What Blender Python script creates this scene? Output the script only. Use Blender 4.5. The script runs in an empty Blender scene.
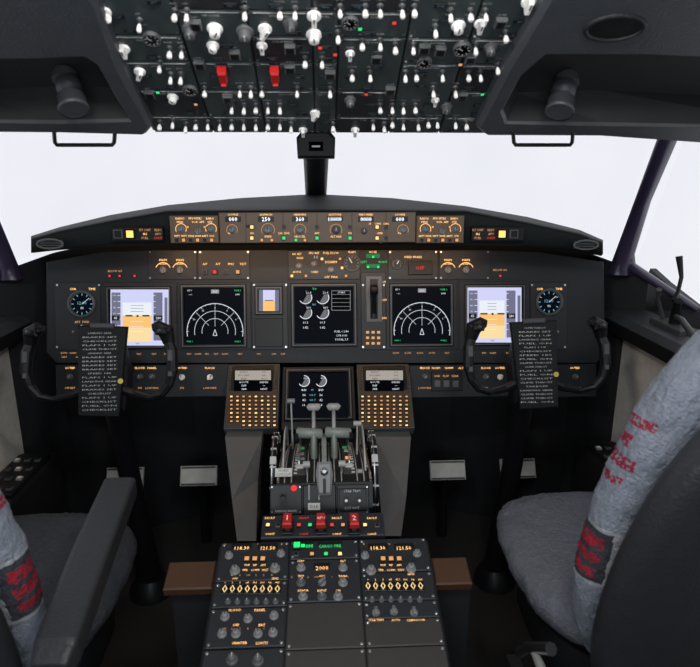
import bpy, math, random
from mathutils import Matrix, Vector
random.seed(3)
D=bpy.data; SC=bpy.context.scene; COL=SC.collection
SC.view_settings.view_transform='Standard'
R=math.radians
# ---------------- camera (also used as the survey station for positions on the real panel planes)
H=1.35; TH=R(15); PS=R(2.7); FPX=600.0
cam=D.cameras.new('camera'); co=D.objects.new('camera',cam); COL.objects.link(co)
co.location=(0,0,H); co.rotation_euler=(R(90)-TH,0,-PS)
cam.sensor_width=36; cam.lens=36*FPX/700; cam.clip_start=0.02
cam.dof.use_dof=True; cam.dof.focus_distance=1.7; cam.dof.aperture_fstop=5.6
SC.camera=co
CP=Vector((0,0,H))
dv=Vector((math.sin(PS)*math.cos(TH),math.cos(PS)*math.cos(TH),-math.sin(TH)))
rv=Vector((math.cos(PS),-math.sin(PS),0)); uvv=rv.cross(dv)
def ray(px,py): return dv+rv*((px-350)/FPX)+uvv*((333.5-py)/FPX)
def pt(px,py,y):
    r=ray(px,py); return CP+r*(y/r.y)
def frame(o,a,yaw=0): return Matrix.Translation(o)@Matrix.Rotation(yaw,4,'Z')@Matrix.Rotation(R(a),4,'X')
class Fr:
    def __init__(s,o,a,yaw=0):
        s.M=frame(o,a,yaw); s.I=s.M.inverted(); s.o=s.I@CP; s.R=s.I.to_3x3()
    def uv(s,px,py,h=0):
        d=s.R@ray(px,py); t=(h-s.o.z)/d.z; p=s.o+d*t
        return Vector((p.x,p.y,h))
    def sc(s,px,py):
        d=s.R@ray(px,py); return (-s.o.z/d.z)/FPX
# ---------------- materials
def mat(name,col,rough=0.5,metal=0.0,em=None,es=0.0,nscale=40,namt=0.15,bump=0.0,bscale=300,spec=0.5):
    m=D.materials.new(name); m.use_nodes=True; nt=m.node_tree; b=nt.nodes['Principled BSDF']
    b.inputs['Roughness'].default_value=rough; b.inputs['Metallic'].default_value=metal
    b.inputs['Specular IOR Level'].default_value=spec
    tc=nt.nodes.new('ShaderNodeTexCoord'); n=nt.nodes.new('ShaderNodeTexNoise'); n.inputs['Scale'].default_value=nscale
    nt.links.new(tc.outputs['Object'],n.inputs['Vector'])
    mx=nt.nodes.new('ShaderNodeMix'); mx.data_type='RGBA'; mx.name='basemix'
    c=Vector(col)
    mx.inputs['A'].default_value=(*(c*(1-namt)),1); mx.inputs['B'].default_value=(*(c*(1+namt)),1)
    nt.links.new(n.outputs['Fac'],mx.inputs['Factor']); nt.links.new(mx.outputs['Result'],b.inputs['Base Color'])
    if em: b.inputs['Emission Color'].default_value=(*em,1); b.inputs['Emission Strength'].default_value=es
    if bump:
        n2=nt.nodes.new('ShaderNodeTexNoise'); n2.inputs['Scale'].default_value=bscale; n2.inputs['Detail'].default_value=4
        nt.links.new(tc.outputs['Object'],n2.inputs['Vector'])
        bp=nt.nodes.new('ShaderNodeBump'); bp.inputs['Strength'].default_value=bump; bp.inputs['Distance'].default_value=0.004
        nt.links.new(n2.outputs['Fac'],bp.inputs['Height']); nt.links.new(bp.outputs['Normal'],b.inputs['Normal'])
    return m
def glow(name,col,s): return mat(name,Vector(col)*0.04,0.6,0,col,s,spec=.05)
panel=mat('panel_slate',(0.018,0.021,0.025),0.5,bump=0.15,bscale=500,spec=.3)
panel2=mat('overhead_grey',(0.036,0.047,0.050),0.5,bump=0.15,bscale=500,spec=.3)
modm=mat('module_grey',(0.020,0.022,0.026),0.45,spec=.35)
mcpm=mat('painted_warm_glow_module',(0.050,0.042,0.033),0.5,0,(1,.52,.22),.045)  # faint emission paints a warm flood glow onto the panel face
keym=mat('warm_keypad_face',(0.022,0.019,0.017),0.5,0,(1,.50,.2),.016)  # faint amber glow painted into the keypad face
black=mat('black_plastic',(0.006,0.007,0.008),0.4,spec=.35)
mblack=mat('matte_black_grip',(0.005,0.005,0.007),0.42,bump=0.3,bscale=300,spec=.3)
shellm=mat('seat_shell_plastic',(0.022,0.024,0.028),0.42,bump=0.3,bscale=200,spec=.4)
dark=mat('dark_leatherette',(0.012,0.013,0.016),0.5,bump=0.4,bscale=350,spec=.4)
shroud=mat('shroud_black',(0.006,0.009,0.010),0.65,bump=0.3,bscale=350,spec=.22)
liner=mat('liner_grey',(0.045,0.050,0.058),0.45,bump=0.25,bscale=250)
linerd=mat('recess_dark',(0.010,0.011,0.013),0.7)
white=mat('ivory_plastic',(0.93,0.92,0.90),0.3)
grey=mat('mid_grey_paint',(0.085,0.09,0.094),0.5)
lgrey=mat('light_grey_paint',(0.34,0.34,0.33),0.4)
knobg=mat('knob_grey',(0.19,0.195,0.20),0.4)
leverg=mat('lever_grey_green',(0.20,0.225,0.20),0.4)
metal=mat('brushed_metal',(0.55,0.56,0.58),0.3,1.0)
steel=mat('painted_steel',(0.08,0.083,0.088),0.4,0.3)
red=mat('red_plastic',(0.48,0.015,0.015),0.35)
wallm=mat('side_wall_lining',(0.74,0.71,0.66),0.7,bump=0.3,bscale=200)
carpet=mat('floor_carpet',(0.015,0.013,0.012),0.9,bump=0.8,bscale=300)
brown=mat('brown_kick_panel',(0.065,0.028,0.013),0.5)
glass=mat('screen_glass',(0.002,0.003,0.005),0.12,spec=.08)
amber=glow('amber_backlight',(1.0,0.52,0.18),1.9)
amberd=glow('amber_dim_backlight',(1.0,0.48,0.18),0.8)
amberh=glow('amber_lamp',(1.0,0.43,0.10),2.4)
wglow=glow('white_symbol_glow',(0.85,0.90,0.97),0.95)
wbright=glow('white_digit_glow',(0.95,0.95,1.0),1.9)
wdim=glow('white_dim_glow',(0.7,0.72,0.75),0.35)
gglow=glow('green_glow',(0.04,1.0,0.25),0.9)
ghot=glow('green_lamp_glow',(0.02,1.0,0.16),1.5)
gdim=glow('green_dim_glow',(0.08,0.6,0.25),0.3)
rglow=glow('red_glow',(1.0,0.06,0.05),0.9)
cyang=glow('cyan_glow',(0.3,0.75,1.0),0.6)
cyand=mat('cyan_print',(0.15,0.3,0.4),0.6)
lav=glow('attitude_sky_glow',(0.66,0.68,0.97),0.95)
lavd=glow('attitude_tape_glow',(0.36,0.37,0.55),0.45)
gnd=glow('attitude_ground_glow',(1.0,0.58,0.20),0.95)
gnd2=glow('attitude_ground_pale_glow',(1.0,0.76,0.38),0.95)
grayg=glow('gauge_sector_glow',(0.35,0.37,0.40),0.4)
cduw=glow('keypad_screen_glow',(0.62,0.57,0.50),0.6)
ndbg=glow('navigation_screen_blue_black',(0.008,0.014,0.028),0.2)
creamk=glow('cream_key_glow',(1.0,.68,.30),1.25)
placard=mat('placard_white',(0.55,0.55,0.52),0.6)
print_w=mat('white_print',(0.5,0.5,0.5),0.6)
blankm=mat('blank_plate',(.034,.030,.029),.5)
yel=mat('yellow_dot',(.6,.5,.1),.5)
def woolmat(name,col,marks):
    m=mat(name,col,0.95,nscale=110,namt=0.30,bump=1.0,bscale=260,spec=0.1)
    for n in m.node_tree.nodes:
        if n.type=='BUMP': n.inputs['Distance'].default_value=.005
    if marks:
        nt=m.node_tree; tc=nt.nodes.new('ShaderNodeTexCoord'); sp=nt.nodes.new('ShaderNodeSeparateXYZ'); nt.links.new(tc.outputs['Object'],sp.inputs[0])
        def mth(op,a,b=None,c=None):
            n=nt.nodes.new('ShaderNodeMath'); n.operation=op
            for i,v in enumerate((a,b,c)):
                if v is None: continue
                if isinstance(v,(int,float)): n.inputs[i].default_value=v
                else: nt.links.new(v,n.inputs[i])
            return n.outputs[0]
        y=mth('MULTIPLY_ADD',sp.outputs['Z'],.243,-.1215); y=mth('ADD',y,sp.outputs['Y'])
        z=sp.outputs['Z']; cur=m.node_tree.nodes['basemix'].outputs['Result']
        xs=mth('GREATER_THAN',mth('ABSOLUTE',sp.outputs['X']),.17)
        wv=nt.nodes.new('ShaderNodeTexNoise'); wv.inputs['Scale'].default_value=170; wv.inputs['Detail'].default_value=1
        nt.links.new(tc.outputs['Object'],wv.inputs['Vector']); st=mth('GREATER_THAN',wv.outputs['Fac'],.44)
        def box(cy,hy,z0,z1):
            a=mth('COMPARE',y,cy,hy); c=mth('COMPARE',z,(z0+z1)/2,(z1-z0)/2); return mth('MULTIPLY',mth('MULTIPLY',a,c),xs)
        def over(cur,mask,colr):
            mx=nt.nodes.new('ShaderNodeMix'); mx.data_type='RGBA'; nt.links.new(mask,mx.inputs['Factor']); nt.links.new(cur,mx.inputs['A']); mx.inputs['B'].default_value=(*colr,1); return mx.outputs['Result']
        cur=over(cur,box(-.005,.040,.70,.82),(.34,.35,.38)); cur=over(cur,box(-.005,.034,.707,.813),(.05,.055,.065))
        for i,(za,zb) in enumerate(((.717,.735),(.745,.765),(.775,.800))):
            cur=over(cur,mth('MULTIPLY',box(-.005,.027,za,zb),st),(.36,.022,.04))
        for za,zb,hy,cy in ((.90,.915,.022,.0),(.93,.95,.030,.0),(.965,.985,.018,.008),(1.0,1.015,.026,-.004)):
            cur=over(cur,mth('MULTIPLY',box(cy,hy,za,zb),st),(.25,.028,.05))
        nt.links.new(cur,nt.nodes['Principled BSDF'].inputs['Base Color'])
    return m
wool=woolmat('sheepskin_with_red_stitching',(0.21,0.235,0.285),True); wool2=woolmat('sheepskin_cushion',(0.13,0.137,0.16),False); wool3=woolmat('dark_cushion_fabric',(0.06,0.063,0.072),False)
# ---------------- mesh builder
TX={}
def textmesh(s):
    if s in TX: return TX[s]
    cu=D.curves.new('t','FONT'); cu.body=s; cu.size=1; cu.resolution_u=1
    ob=D.objects.new('t',cu); COL.objects.link(ob)
    bpy.context.view_layer.update()
    me=D.meshes.new_from_object(ob)
    vs=[v.co.copy() for v in me.vertices]; fs=[list(p.vertices) for p in me.polygons]
    if vs:
        x0=min(v.x for v in vs);x1=max(v.x for v in vs);y0=min(v.y for v in vs);y1=max(v.y for v in vs)
        c=Vector(((x0+x1)/2,(y0+y1)/2,0)); h=max(y1-y0,0.65); vs=[(v-c)/h for v in vs]
    D.objects.remove(ob); D.curves.remove(cu); D.meshes.remove(me)
    TX[s]=(vs,fs); return TX[s]
class MB:
    def __init__(s): s.v=[];s.f=[];s.mi=[];s.sm=[];s.mats=[]
    def add(s,vs,fs,m,M=None,smooth=False):
        o=len(s.v)
        for v in vs:
            v=Vector(v); s.v.append(M@v if M else v)
        if m not in s.mats: s.mats.append(m)
        k=s.mats.index(m)
        for f in fs: s.f.append([i+o for i in f]); s.mi.append(k); s.sm.append(smooth)
    def rings(s,rs,m,M=None,smooth=False,cap=True,closed=True):
        n=len(rs[0]); vs=[p for r in rs for p in r]; fs=[]
        for i in range(len(rs)-1):
            for j in range(n if closed else n-1):
                k=(j+1)%n; fs.append([i*n+j,i*n+k,(i+1)*n+k,(i+1)*n+j])
        s.add(vs,fs,m,M,smooth)
        if cap and closed:
            s.add(rs[0],[list(range(n))[::-1]],m,M); s.add(rs[-1],[list(range(n))],m,M)
    def slab(s,x0,y0,x1,y1,z0,z1,m,bev=0.0015,M=None):
        if x0>x1:x0,x1=x1,x0
        if y0>y1:y0,y1=y1,y0
        b=min(bev,(x1-x0)/3,(y1-y0)/3,abs(z1-z0)/2)
        def ring(i,z): 
            return [(x0+i,y0+i,z),(x1-i,y0+i,z),(x1-i,y1-i,z),(x0+i,y1-i,z)]
        s.rings([ring(0,z0),ring(0,z1-b),ring(b,z1)],m,M)
    def poly(s,ps,z0,z1,m,bev=0.002,M=None):
        c=sum((Vector((p[0],p[1],0)) for p in ps),Vector())/len(ps)
        def ring(b,z):
            out=[]
            for p in ps:
                q=Vector((p[0],p[1],0)); d=(c-q); q=q+d.normalized()*b*1.3; out.append((q.x,q.y,z))
            return out
        s.rings([ring(0,z0),ring(0,z1-bev),ring(bev,z1)],m,M)
    def lathe(s,prof,m,M=None,seg=16,smooth=True):
        rs=[[(r*math.cos(2*math.pi*i/seg),r*math.sin(2*math.pi*i/seg),z) for i in range(seg)] for r,z in prof]
        s.rings(rs,m,M,smooth)
    def tube(s,pts,rad,m,seg=10,flat=1.0,M=None,up=Vector((1,0,0)),smooth=True):
        pts=[Vector(p) for p in pts]; n=len(pts)
        if not hasattr(rad,'__len__'): rad=[rad]*n
        rs=[]
        for i in range(n):
            t=(pts[min(i+1,n-1)]-pts[max(i-1,0)]).normalized()
            a=up-t*up.dot(t)
            if a.length<1e-4: a=Vector((0,1,0))-t*t.y
            a.normalize(); b=t.cross(a)
            rs.append([pts[i]+a*math.cos(2*math.pi*k/seg)*rad[i]+b*math.sin(2*math.pi*k/seg)*rad[i]*flat for k in range(seg)])
        s.rings(rs,m,M,smooth)
    def text(s,F,px,py,t,hpx,m,h=0.0015,wmax=None):
        vs,fs=textmesh(t)
        if not vs: return
        c=F.uv(px,py,h); k=hpx*F.sc(px,py); kx=k
        if wmax:
            w=max(v.x for v in vs)*2*k; lim=wmax*F.sc(px,py)
            if w>lim: kx=k*lim/w
        s.add([c+Vector((v.x*kx,v.y*k,0)) for v in vs],fs,m)
    def rect(s,F,x0,y0,x1,y1,m,h):
        s.add([F.uv(x0,y1,h),F.uv(x1,y1,h),F.uv(x1,y0,h),F.uv(x0,y0,h)],[[0,1,2,3]],m)
    def pslab(s,F,x0,y0,x1,y1,z0,z1,m,bev=0.0015):
        a=F.uv(x0,y1); b=F.uv(x1,y0); a2=F.uv(x1,y1); 
        xa=(F.uv(x0,y0).x+a.x)/2; xb=(a2.x+b.x)/2
        s.slab(xa,a.y,xb,b.y,z0,z1,m,bev)
    def line(s,F,x0,y0,x1,y1,w,m,h):
        d=Vector((x1-x0,y1-y0)); L=d.length or 1; n=Vector((-d.y,d.x))/L*w/2
        s.add([F.uv(x0+n.x,y0+n.y,h),F.uv(x1+n.x,y1+n.y,h),F.uv(x1-n.x,y1-n.y,h),F.uv(x0-n.x,y0-n.y,h)],[[0,1,2,3]],m)
    def arc(s,F,cx,cy,r,a0,a1,w,m,h,n=24):
        vs=[];fs=[]
        for i in range(n+1):
            a=R(a0+(a1-a0)*i/n)
            for q in (r-w/2,r+w/2): vs.append(F.uv(cx+q*math.cos(a),cy-q*math.sin(a),h))
        for i in range(n): fs.append([2*i,2*i+1,2*i+3,2*i+2])
        s.add(vs,fs,m)
    def disc(s,F,cx,cy,r,m,h,n=20,a0=0,a1=360):
        vs=[F.uv(cx,cy,h)]+[F.uv(cx+r*math.cos(R(a0+(a1-a0)*i/n)),cy-r*math.sin(R(a0+(a1-a0)*i/n)),h) for i in range(n+1)]
        s.add(vs,[[0,i,i+1] for i in range(1,n+1)],m)
    def mesh(s,name):
        me=D.meshes.new(name); me.from_pydata([tuple(v) for v in s.v],[],s.f)
        for m in s.mats: me.materials.append(m)
        me.polygons.foreach_set('material_index',s.mi); me.polygons.foreach_set('use_smooth',s.sm)
        me.update(); return me
def ob(name,data,parent=None,M=None,label=None,cat=None,kind=None,group=None):
    if isinstance(data,MB): data=data.mesh(name)
    o=D.objects.new(name,data); COL.objects.link(o)
    if parent: o.parent=parent
    if M is not None:
        if parent: o.matrix_local=M
        else: o.matrix_world=M
    if label:o['label']=label
    if cat:o['category']=cat
    if kind:o['kind']=kind
    elif name=='lettering': o['kind']='stuff'
    if group:o['group']=group
    return o
def root(name,M,label,cat,group=None): 
    o=ob(name,None,None,M,label,cat,None,group); o.empty_display_size=0.05; return o
# ---------------- shared small parts (unit = metres, origin at mounting face, +Z outward)
def knob_mesh(name,m,mk=print_w):
    b=MB(); b.lathe([(1.15,0),(1.15,0.25),(0.95,0.35),(0.82,0.4),(0.75,1.3),(0.62,1.42),(0.3,1.45)],m,seg=18)
    b.slab(-0.09,-0.1,0.09,0.74,1.3,1.5,mk,0.01); return b.mesh(name)
def bar_mesh(name,m,mk):
    b=MB(); b.lathe([(1.0,0),(1.0,0.3),(0.85,0.4)],m,seg=18)
    b.slab(-0.35,-1.0,0.35,1.0,0.35,1.5,m,0.15); b.slab(-0.08,0.1,0.08,1.0,1.5,1.56,mk,0.01); return b.mesh(name)
def toggle_mesh(name,w):
    b=MB(); b.lathe([(0.26,0),(0.26,0.08),(0.20,0.16),(0.13,0.2)],steel,seg=10)
    b.lathe([(0.07,0.15),(0.07,0.5)],metal,seg=10)
    b.lathe([(0.12,0.46),(0.13*w,0.50),(0.18*w,0.8),(0.17*w,1.0),(0.11*w,1.07)],white,seg=12); return b.mesh(name)
def button_mesh(name,body,face):
    b=MB(); b.slab(-1,-1,1,1,0,0.9,body,0.15); b.slab(-0.75,-0.75,0.75,0.75,0.88,0.96,face,0.03); return b.mesh(name)
K_BLACK=knob_mesh('rotary_knob',black); K_GREY=knob_mesh('rotary_knob',grey); K_LG=knob_mesh('rotary_knob',knobg,black)
K_WHITE=bar_mesh('selector_knob',white,black); K_BAR=bar_mesh('selector_knob',knobg,black); K_ROUND=knob_mesh('selector_knob',white,black)
TOG=toggle_mesh('toggle_switch',1.0); TOG2=toggle_mesh('toggle_switch',1.3)
B_AMB=button_mesh('lit_button',black,amber); B_DIM=button_mesh('lit_button',black,amberd); B_GRN=button_mesh('lit_button',black,gglow); B_HOT=button_mesh('lit_button',black,ghot)
B_RED=button_mesh('lit_button',black,rglow); B_OFF=button_mesh('push_button',grey,black); B_WHT=button_mesh('push_button',lgrey,white)
def g_mesh():
    b=MB(); b.slab(-1,-1.6,1,1.6,0,0.5,black,0.1); b.poly([(-0.7,-1.4),(0.7,-1.4),(0.8,1.5),(-0.8,1.5)],0.5,2.2,red,0.3)
    b.slab(-0.5,-1.7,0.5,-1.2,1.2,2.6,red,0.2); return b.mesh('guarded_switch')
GUARD=g_mesh()
def inst(name,me,F,parent,px,py,size,h=0,rot=0,off=None):
    p=F.uv(px,py,h)
    if off is not None: p=p-off
    return ob(name,me,parent,Matrix.Translation(p)@Matrix.Rotation(R(rot),4,'Z')@Matrix.Scale(size,4))
# =====================================================  WINDOWS, SHELL
def P(*a): return pt(*a)
def mir(v): return Vector((-v[0],v[1],v[2]))
W=Vector
def quad(b,ps,m): b.add(ps,[list(range(len(ps)))],m)
b=MB(); b.slab(-1.3,-0.8,1.3,2.5,-0.05,0,carpet); ob('floor',b,kind='structure')
b=MB()
prof=[(1.80,1.60),(1.25,1.86),(-0.7,1.96)]
b.rings([[(-1.35,y,z),(1.35,y,z),(1.35,y,z+0.04),(-1.35,y,z+0.04)] for y,z in prof],liner); ob('ceiling',b,kind='structure')
b=MB(); b.add([(-1.35,-0.7,0),(1.35,-0.7,0),(1.35,-0.7,2),(-1.35,-0.7,2),(-1.35,-0.74,0),(1.35,-0.74,0),(1.35,-0.74,2),(-1.35,-0.74,2)],[[0,1,2,3],[7,6,5,4],[0,4,5,1],[3,2,6,7],[0,3,7,4],[1,5,6,2]],grey); ob('wall_back',b,kind='structure')
b=MB()
base=[(-1.06,1.88,1.03),(-0.9,2.03,1.09),(-0.5,2.2,1.17),(0,2.28,1.22),(0.5,2.2,1.17),(0.9,2.03,1.09),(1.06,1.88,1.03)]
b.rings([[(x,y,0),(x,y,z),(x,y+0.05,z),(x,y+0.05,0)] for x,y,z in base],dark); ob('wall_front',b,kind='structure')
def sidewall(sg,name):
    b=MB()
    def X(l): return [(sg*x,y,z) for x,y,z in l]
    def prof(y,zt): 
        zi=min(.90,zt-.03)
        return X([(1.02,y,0),(1.02,y,zi-.075),(0.96,y,zi-.065),(0.95,y,zi-.02),(0.97,y,zi),(1.06,y,zi+.015),(1.10,y,zt),(1.12,y,zt),(1.12,y,0)])
    ys=[(1.95,1.04),(1.85,1.01),(1.66,.965),(1.5,.93),(1.1,0.90),(0.5,0.90),(0.42,0.90)]
    rs=[prof(y,z) for y,z in ys]
    n=9
    for i in range(len(rs)-1):
        for j in range(n-1):
            m=wallm if j==0 else (liner if j in(3,4) else dark)
            b.add([rs[i][j],rs[i][j+1],rs[i+1][j+1],rs[i+1][j]],[[0,1,2,3]],m)
    quad(b,X([(1.02,0.42,0),(1.02,0.42,1.9),(1.02,-0.7,1.9),(1.02,-0.7,0)]),grey)
    quad(b,X([(1.02,0.42,0),(1.02,0.42,1.9),(1.2,0.42,1.9),(1.2,0.42,0)]),grey)
    quad(b,X([(1.0,0.42,1.50),(1.0,1.6,1.50),(0.8,1.6,1.7),(0.8,0.42,1.9)]),liner)
    quad(b,X([(1.0,0.42,1.50),(1.0,1.6,1.50),(1.3,1.6,1.9),(1.3,0.42,1.95)]),liner)
    return ob(name,b,kind='structure')
sidewall(-1,'wall_left'); sidewall(1,'wall_right')
pb=P(624,256,1.93); ptp=P(672,128,1.48)
postm=mat('post_purple_sheen',(0.040,0.030,0.068),0.3)  # purple sheen on the posts is put into the base colour
k=1
def trim(pts,rad,m=postm,flat=0.6,up=W((1,0,0))):
    global k
    b=MB(); b.tube(pts,rad,m,8,flat,up=up); o=ob('trim_%d'%k,b,kind='structure'); k+=1; return o
for f in (lambda v:v, mir):
    trim([f(p) for p in [pb+W((0,0,-0.06)),pb,(pb+ptp)/2+W((0.0,0.01,0)),ptp,ptp+(ptp-pb)*0.25]],[0.05,0.034,0.024,0.026,0.04])
    trim([f(p) for p in [pb+W((.02,0,-.03)),W((1.11,1.66,.955)),W((1.12,1.4,.915)),W((1.12,1.1,0.90)),W((1.12,0.42,0.90))]],[0.022,0.014,0.014,0.014,.014])
    trim([f(p) for p in [ptp,W((1.0,1.2,1.50)),W((1.0,0.42,1.52))]],[0.03,0.03,0.03])
cpb=P(316,207,2.26); cpt=P(316,120,1.85)
trim([cpb,P(316,165,2.05),cpt,cpt+(cpt-cpb)*0.4],[0.036,0.040,0.044,0.05],dark)
gm=D.materials.new('window_glass'); gm.use_nodes=True; nt=gm.node_tree; nt.nodes.clear()
o_=nt.nodes.new('ShaderNodeOutputMaterial'); tr=nt.nodes.new('ShaderNodeBsdfTransparent'); gl=nt.nodes.new('ShaderNodeBsdfGlossy'); mx=nt.nodes.new('ShaderNodeMixShader'); gl.inputs['Roughness'].default_value=0.02
mx.inputs[0].default_value=0.03; nt.links.new(tr.outputs[0],mx.inputs[1]); nt.links.new(gl.outputs[0],mx.inputs[2]); nt.links.new(mx.outputs[0],o_.inputs[0])
wn=1
for f in (lambda v:W(v), mir):
    for ps in ([cpb+W((0.02,0.02,0)),W(pb)+W((-0.02,0.03,0)),W(ptp)+W((-0.02,0.03,0.03)),cpt+W((0.02,0.03,0.1))],[W(pb)+W((0.03,-0.02,-.02)),W((1.12,1.1,.90)),W((1.12,0.44,0.90)),W((1.01,0.44,1.52)),W(ptp)+W((0.03,-0.02,0))]):
        b=MB(); quad(b,[f(p) for p in ps],gm); ob('window_%d'%wn,b,kind='structure'); wn+=1
# =====================================================  INSTRUMENT PANEL
F=Fr((0,1.81,0.872),77)
ip=root('instrument_panel',F.M,'dark slate main flight instrument panel with glowing displays','instrument panel')
b=MB()
ps=[F.uv(*q) for q in [(46,352),(46,262),(100,252),(165,250),(470,250),(540,252),(604,262),(606,352),(596,363),(56,363)]][::-1]
b.poly(ps,-0.03,0,panel,0.003)
for x0,y0,x1,y1 in [(56,364,127,398),(128,364,229,398),(409,364,512,398),(513,364,596,398)]: b.pslab(F,x0,y0,x1,y1,-0.03,0.002,panel,0.002)
for x0,y0,x1,y1 in [(55,282,101,350),(148,250,197,280),(198,250,250,280),(252,282,288,350),(288,250,360,280),(361,272,386,350),(388,250,438,280),(439,250,490,280),(530,282,567,350),(104,282,177,350),(178,282,251,350),(386,281,457,350),(459,281,529,350)]:
    b.pslab(F,x0,y0,x1,y1,-0.005,0.003,modm,0.0015)
ob('panel_plate',b,ip)
let=MB()
def fast(mb,x,y,r=1.1,Fx=None,h=0.003): mb.disc(Fx or F,x,y,r,metal,h+0.0006,8)
for x in (57,99,150,195,200,248,254,286,290,358,363,384,390,436,441,488,532,565):
    for y in (285,347,252,278):
        if (x in(57,99,532,565,254,286,363,384) and y>280) or (x in(150,195,200,248,390,436,441,488) and y<280): fast(let,x,y)
def display(F,parent,x0,y0,x1,y1,draw,m=3.5,h=0.010,name='display_unit'):
    b=MB(); b.pslab(F,x0,y0,x1,y1,0,h,black,0.002)
    b.pslab(F,x0+1,y0+1,x1-1,y1-1,h-0.001,h+0.001,grey,0.001)
    b.pslab(F,x0+2.2,y0+2.2,x1-2.2,y1-2.2,h,h+0.0013,black,0.001)
    o=ob(name,b,parent)
    s=MB(); s.pslab(F,x0+m,y0+m,x1-m,y1-m,h,h+0.0020,glass,0.0003); draw(s,F,x0+m,y0+m,x1-m,y1-m,h+0.0026); ob('screen',s,o)
    return o
def nd(s,F,x0,y0,x1,y1,h):
    cx=(x0+x1)/2+1; cy=y1-13
    s.rect(F,x0,y0,x1,y1,ndbg,h-.0002)
    for r,w in ((28,0.6),(20.5,0.4),(13,0.4)): s.arc(F,cx,cy,r,-10,190,w,wglow,h)
    for a in range(0,181,10):
        c,q=math.cos(R(a)),math.sin(R(a)); s.line(F,cx+28*c,cy-28*q,cx+(27 if a%30 else 26)*c,cy-(27 if a%30 else 26)*q,0.35,wglow,h)
    for a,t in ((60,'3'),(90,'0'),(120,'33'),(150,'30'),(30,'6')): s.text(F,cx+24*math.cos(R(a)),cy-24*math.sin(R(a)),t,1.7,wglow,h)
    s.line(F,cx,cy-5,cx,cy-25,0.3,wglow,h); s.line(F,cx-2,cy+4,cx,cy-2,0.5,wglow,h); s.line(F,cx+2,cy+4,cx,cy-2,0.5,wglow,h); s.line(F,cx-2,cy+4,cx+2,cy+4,0.5,wglow,h)
    s.line(F,cx-6,cy-6,cx-19,cy-19,0.3,wglow,h); s.line(F,cx+6,cy-6,cx+19,cy-19,0.3,wglow,h)
    s.rect(F,cx-4,y0+2,cx+4,y0+6,wdim,h); s.text(F,cx,y0+4,'360',2.6,wglow,h+0.0003)
    s.text(F,x0+5,y0+3,'GS 0',1.7,wglow,h); s.text(F,x0+6,y0+7,'---/--',1.5,wglow,h); s.text(F,x1-6,y0+3,'VOR 1',1.7,gglow,h); s.text(F,x1-6,y0+7,'DME',1.5,wglow,h)
    s.text(F,x0+5,y1-3,'VOR 1',1.5,gglow,h); s.text(F,x1-6,y1-3,'VOR 2',1.5,gglow,h)
def pfd(s,F,x0,y0,x1,y1,h):
    s.rect(F,x0,y0,x1,y1,lav,h)
    s.rect(F,x0+1,y0+3,x0+10,y1-5,lavd,h+.0003)
    s.rect(F,x1-15,y0+3,x1-6,y1-5,lavd,h+.0003)
    s.rect(F,x1-4,y0+8,x1-1,y1-8,lavd,h+.0003)
    s.rect(F,x0+12,y0+13,x1-17,y0+26,wglow,h+.0003)
    s.rect(F,x0+12,y0+26,x1-17,y0+38,gnd,h+.0003)
    s.rect(F,x0+12,y0+38,x1-17,y1-4,gnd2,h+.0003)
    for i in range(3): s.line(F,x0+20,y0+16+3*i,x1-25,y0+16+3*i,0.4,lavd,h+.0008); s.line(F,x0+20,y0+32+5*i,x1-25,y0+32+5*i,0.5,wglow,h+.0008)
    cx=(x0+x1)/2-2
    s.rect(F,cx-12,y0+25.5,cx-5,y0+27,black,h+.001); s.rect(F,cx+5,y0+25.5,cx+12,y0+27,black,h+.001); s.rect(F,cx-1,y0+25.5,cx+1,y0+27.5,black,h+.001)
    for i in range(7):
        s.line(F,x0+7,y0+6+6*i,x0+10,y0+6+6*i,0.5,wglow,h+.0006); s.text(F,x0+4,y0+6+6*i,str(100-10*i),1.6,wglow,h+.0006)
        s.line(F,x1-15,y0+6+6*i,x1-13,y0+6+6*i,0.5,wglow,h+.0006)
    s.rect(F,x0+1,y0+26,x0+9,y0+31,black,h+.001); s.rect(F,x1-15,y0+26,x1-6,y0+31,black,h+.001)
    s.text(F,x0+5,y0+28.5,'45',2.5,wglow,h+.0014); s.text(F,x1-10,y0+28.5,'280',2.5,wglow,h+.0014)
    s.text(F,cx,y1-2,'360',1.8,black,h+.0006)
def eng(s,F,x0,y0,x1,y1,h):
    s.rect(F,x0,y0,x1,y1,ndbg,h-.0002)
    for cx in (x0+11,x0+28):
        for cy in (y0+11,y0+26):
            s.disc(F,cx,cy,6,grayg,h,18,-120,60); s.arc(F,cx,cy,6.3,-150,90,0.7,wglow,h+.0003)
            s.rect(F,cx-1,cy-6.5,cx+6,cy-3,glass,h+.0006); s.text(F,cx+3,cy-4.8,'21.4' if cy<y0+15 else '410',2.2,wglow,h+.001)
        for j,t in enumerate(('61.3','0.82')): s.text(F,cx,y0+36+5*j,t,2.2,wglow,h)
    s.text(F,x0+20,y0+2.5,'TO',2.2,gglow,h); s.text(F,x0+19.5,y0+18,'N1',2,cyang,h)
    s.rect(F,x0+37,y0+4,x1-3,y0+24,wdim,h); s.rect(F,x0+37.5,y0+4.5,x1-3.5,y0+23.5,glass,h+.0003)
    for i in range(4): s.line(F,x0+37,y0+8+4*i,x1-3,y0+8+4*i,0.35,wdim,h+.0006)
    s.text(F,x0+47,y0+6,'START',1.8,wglow,h+.0006)
    for j,t in enumerate(('FUEL 1 2.84','CTR 0.00','TOTAL 5.7')): s.text(F,x1-12,y1-12+4*j,t,2,wglow,h,20)
display(F,ip,107,286,172,349,pfd); display(F,ip,181,284,247,348,nd); display(F,ip,291,283,357,347,eng); display(F,ip,389,283,453,347,nd); display(F,ip,464,284,525,346,pfd)
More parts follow.
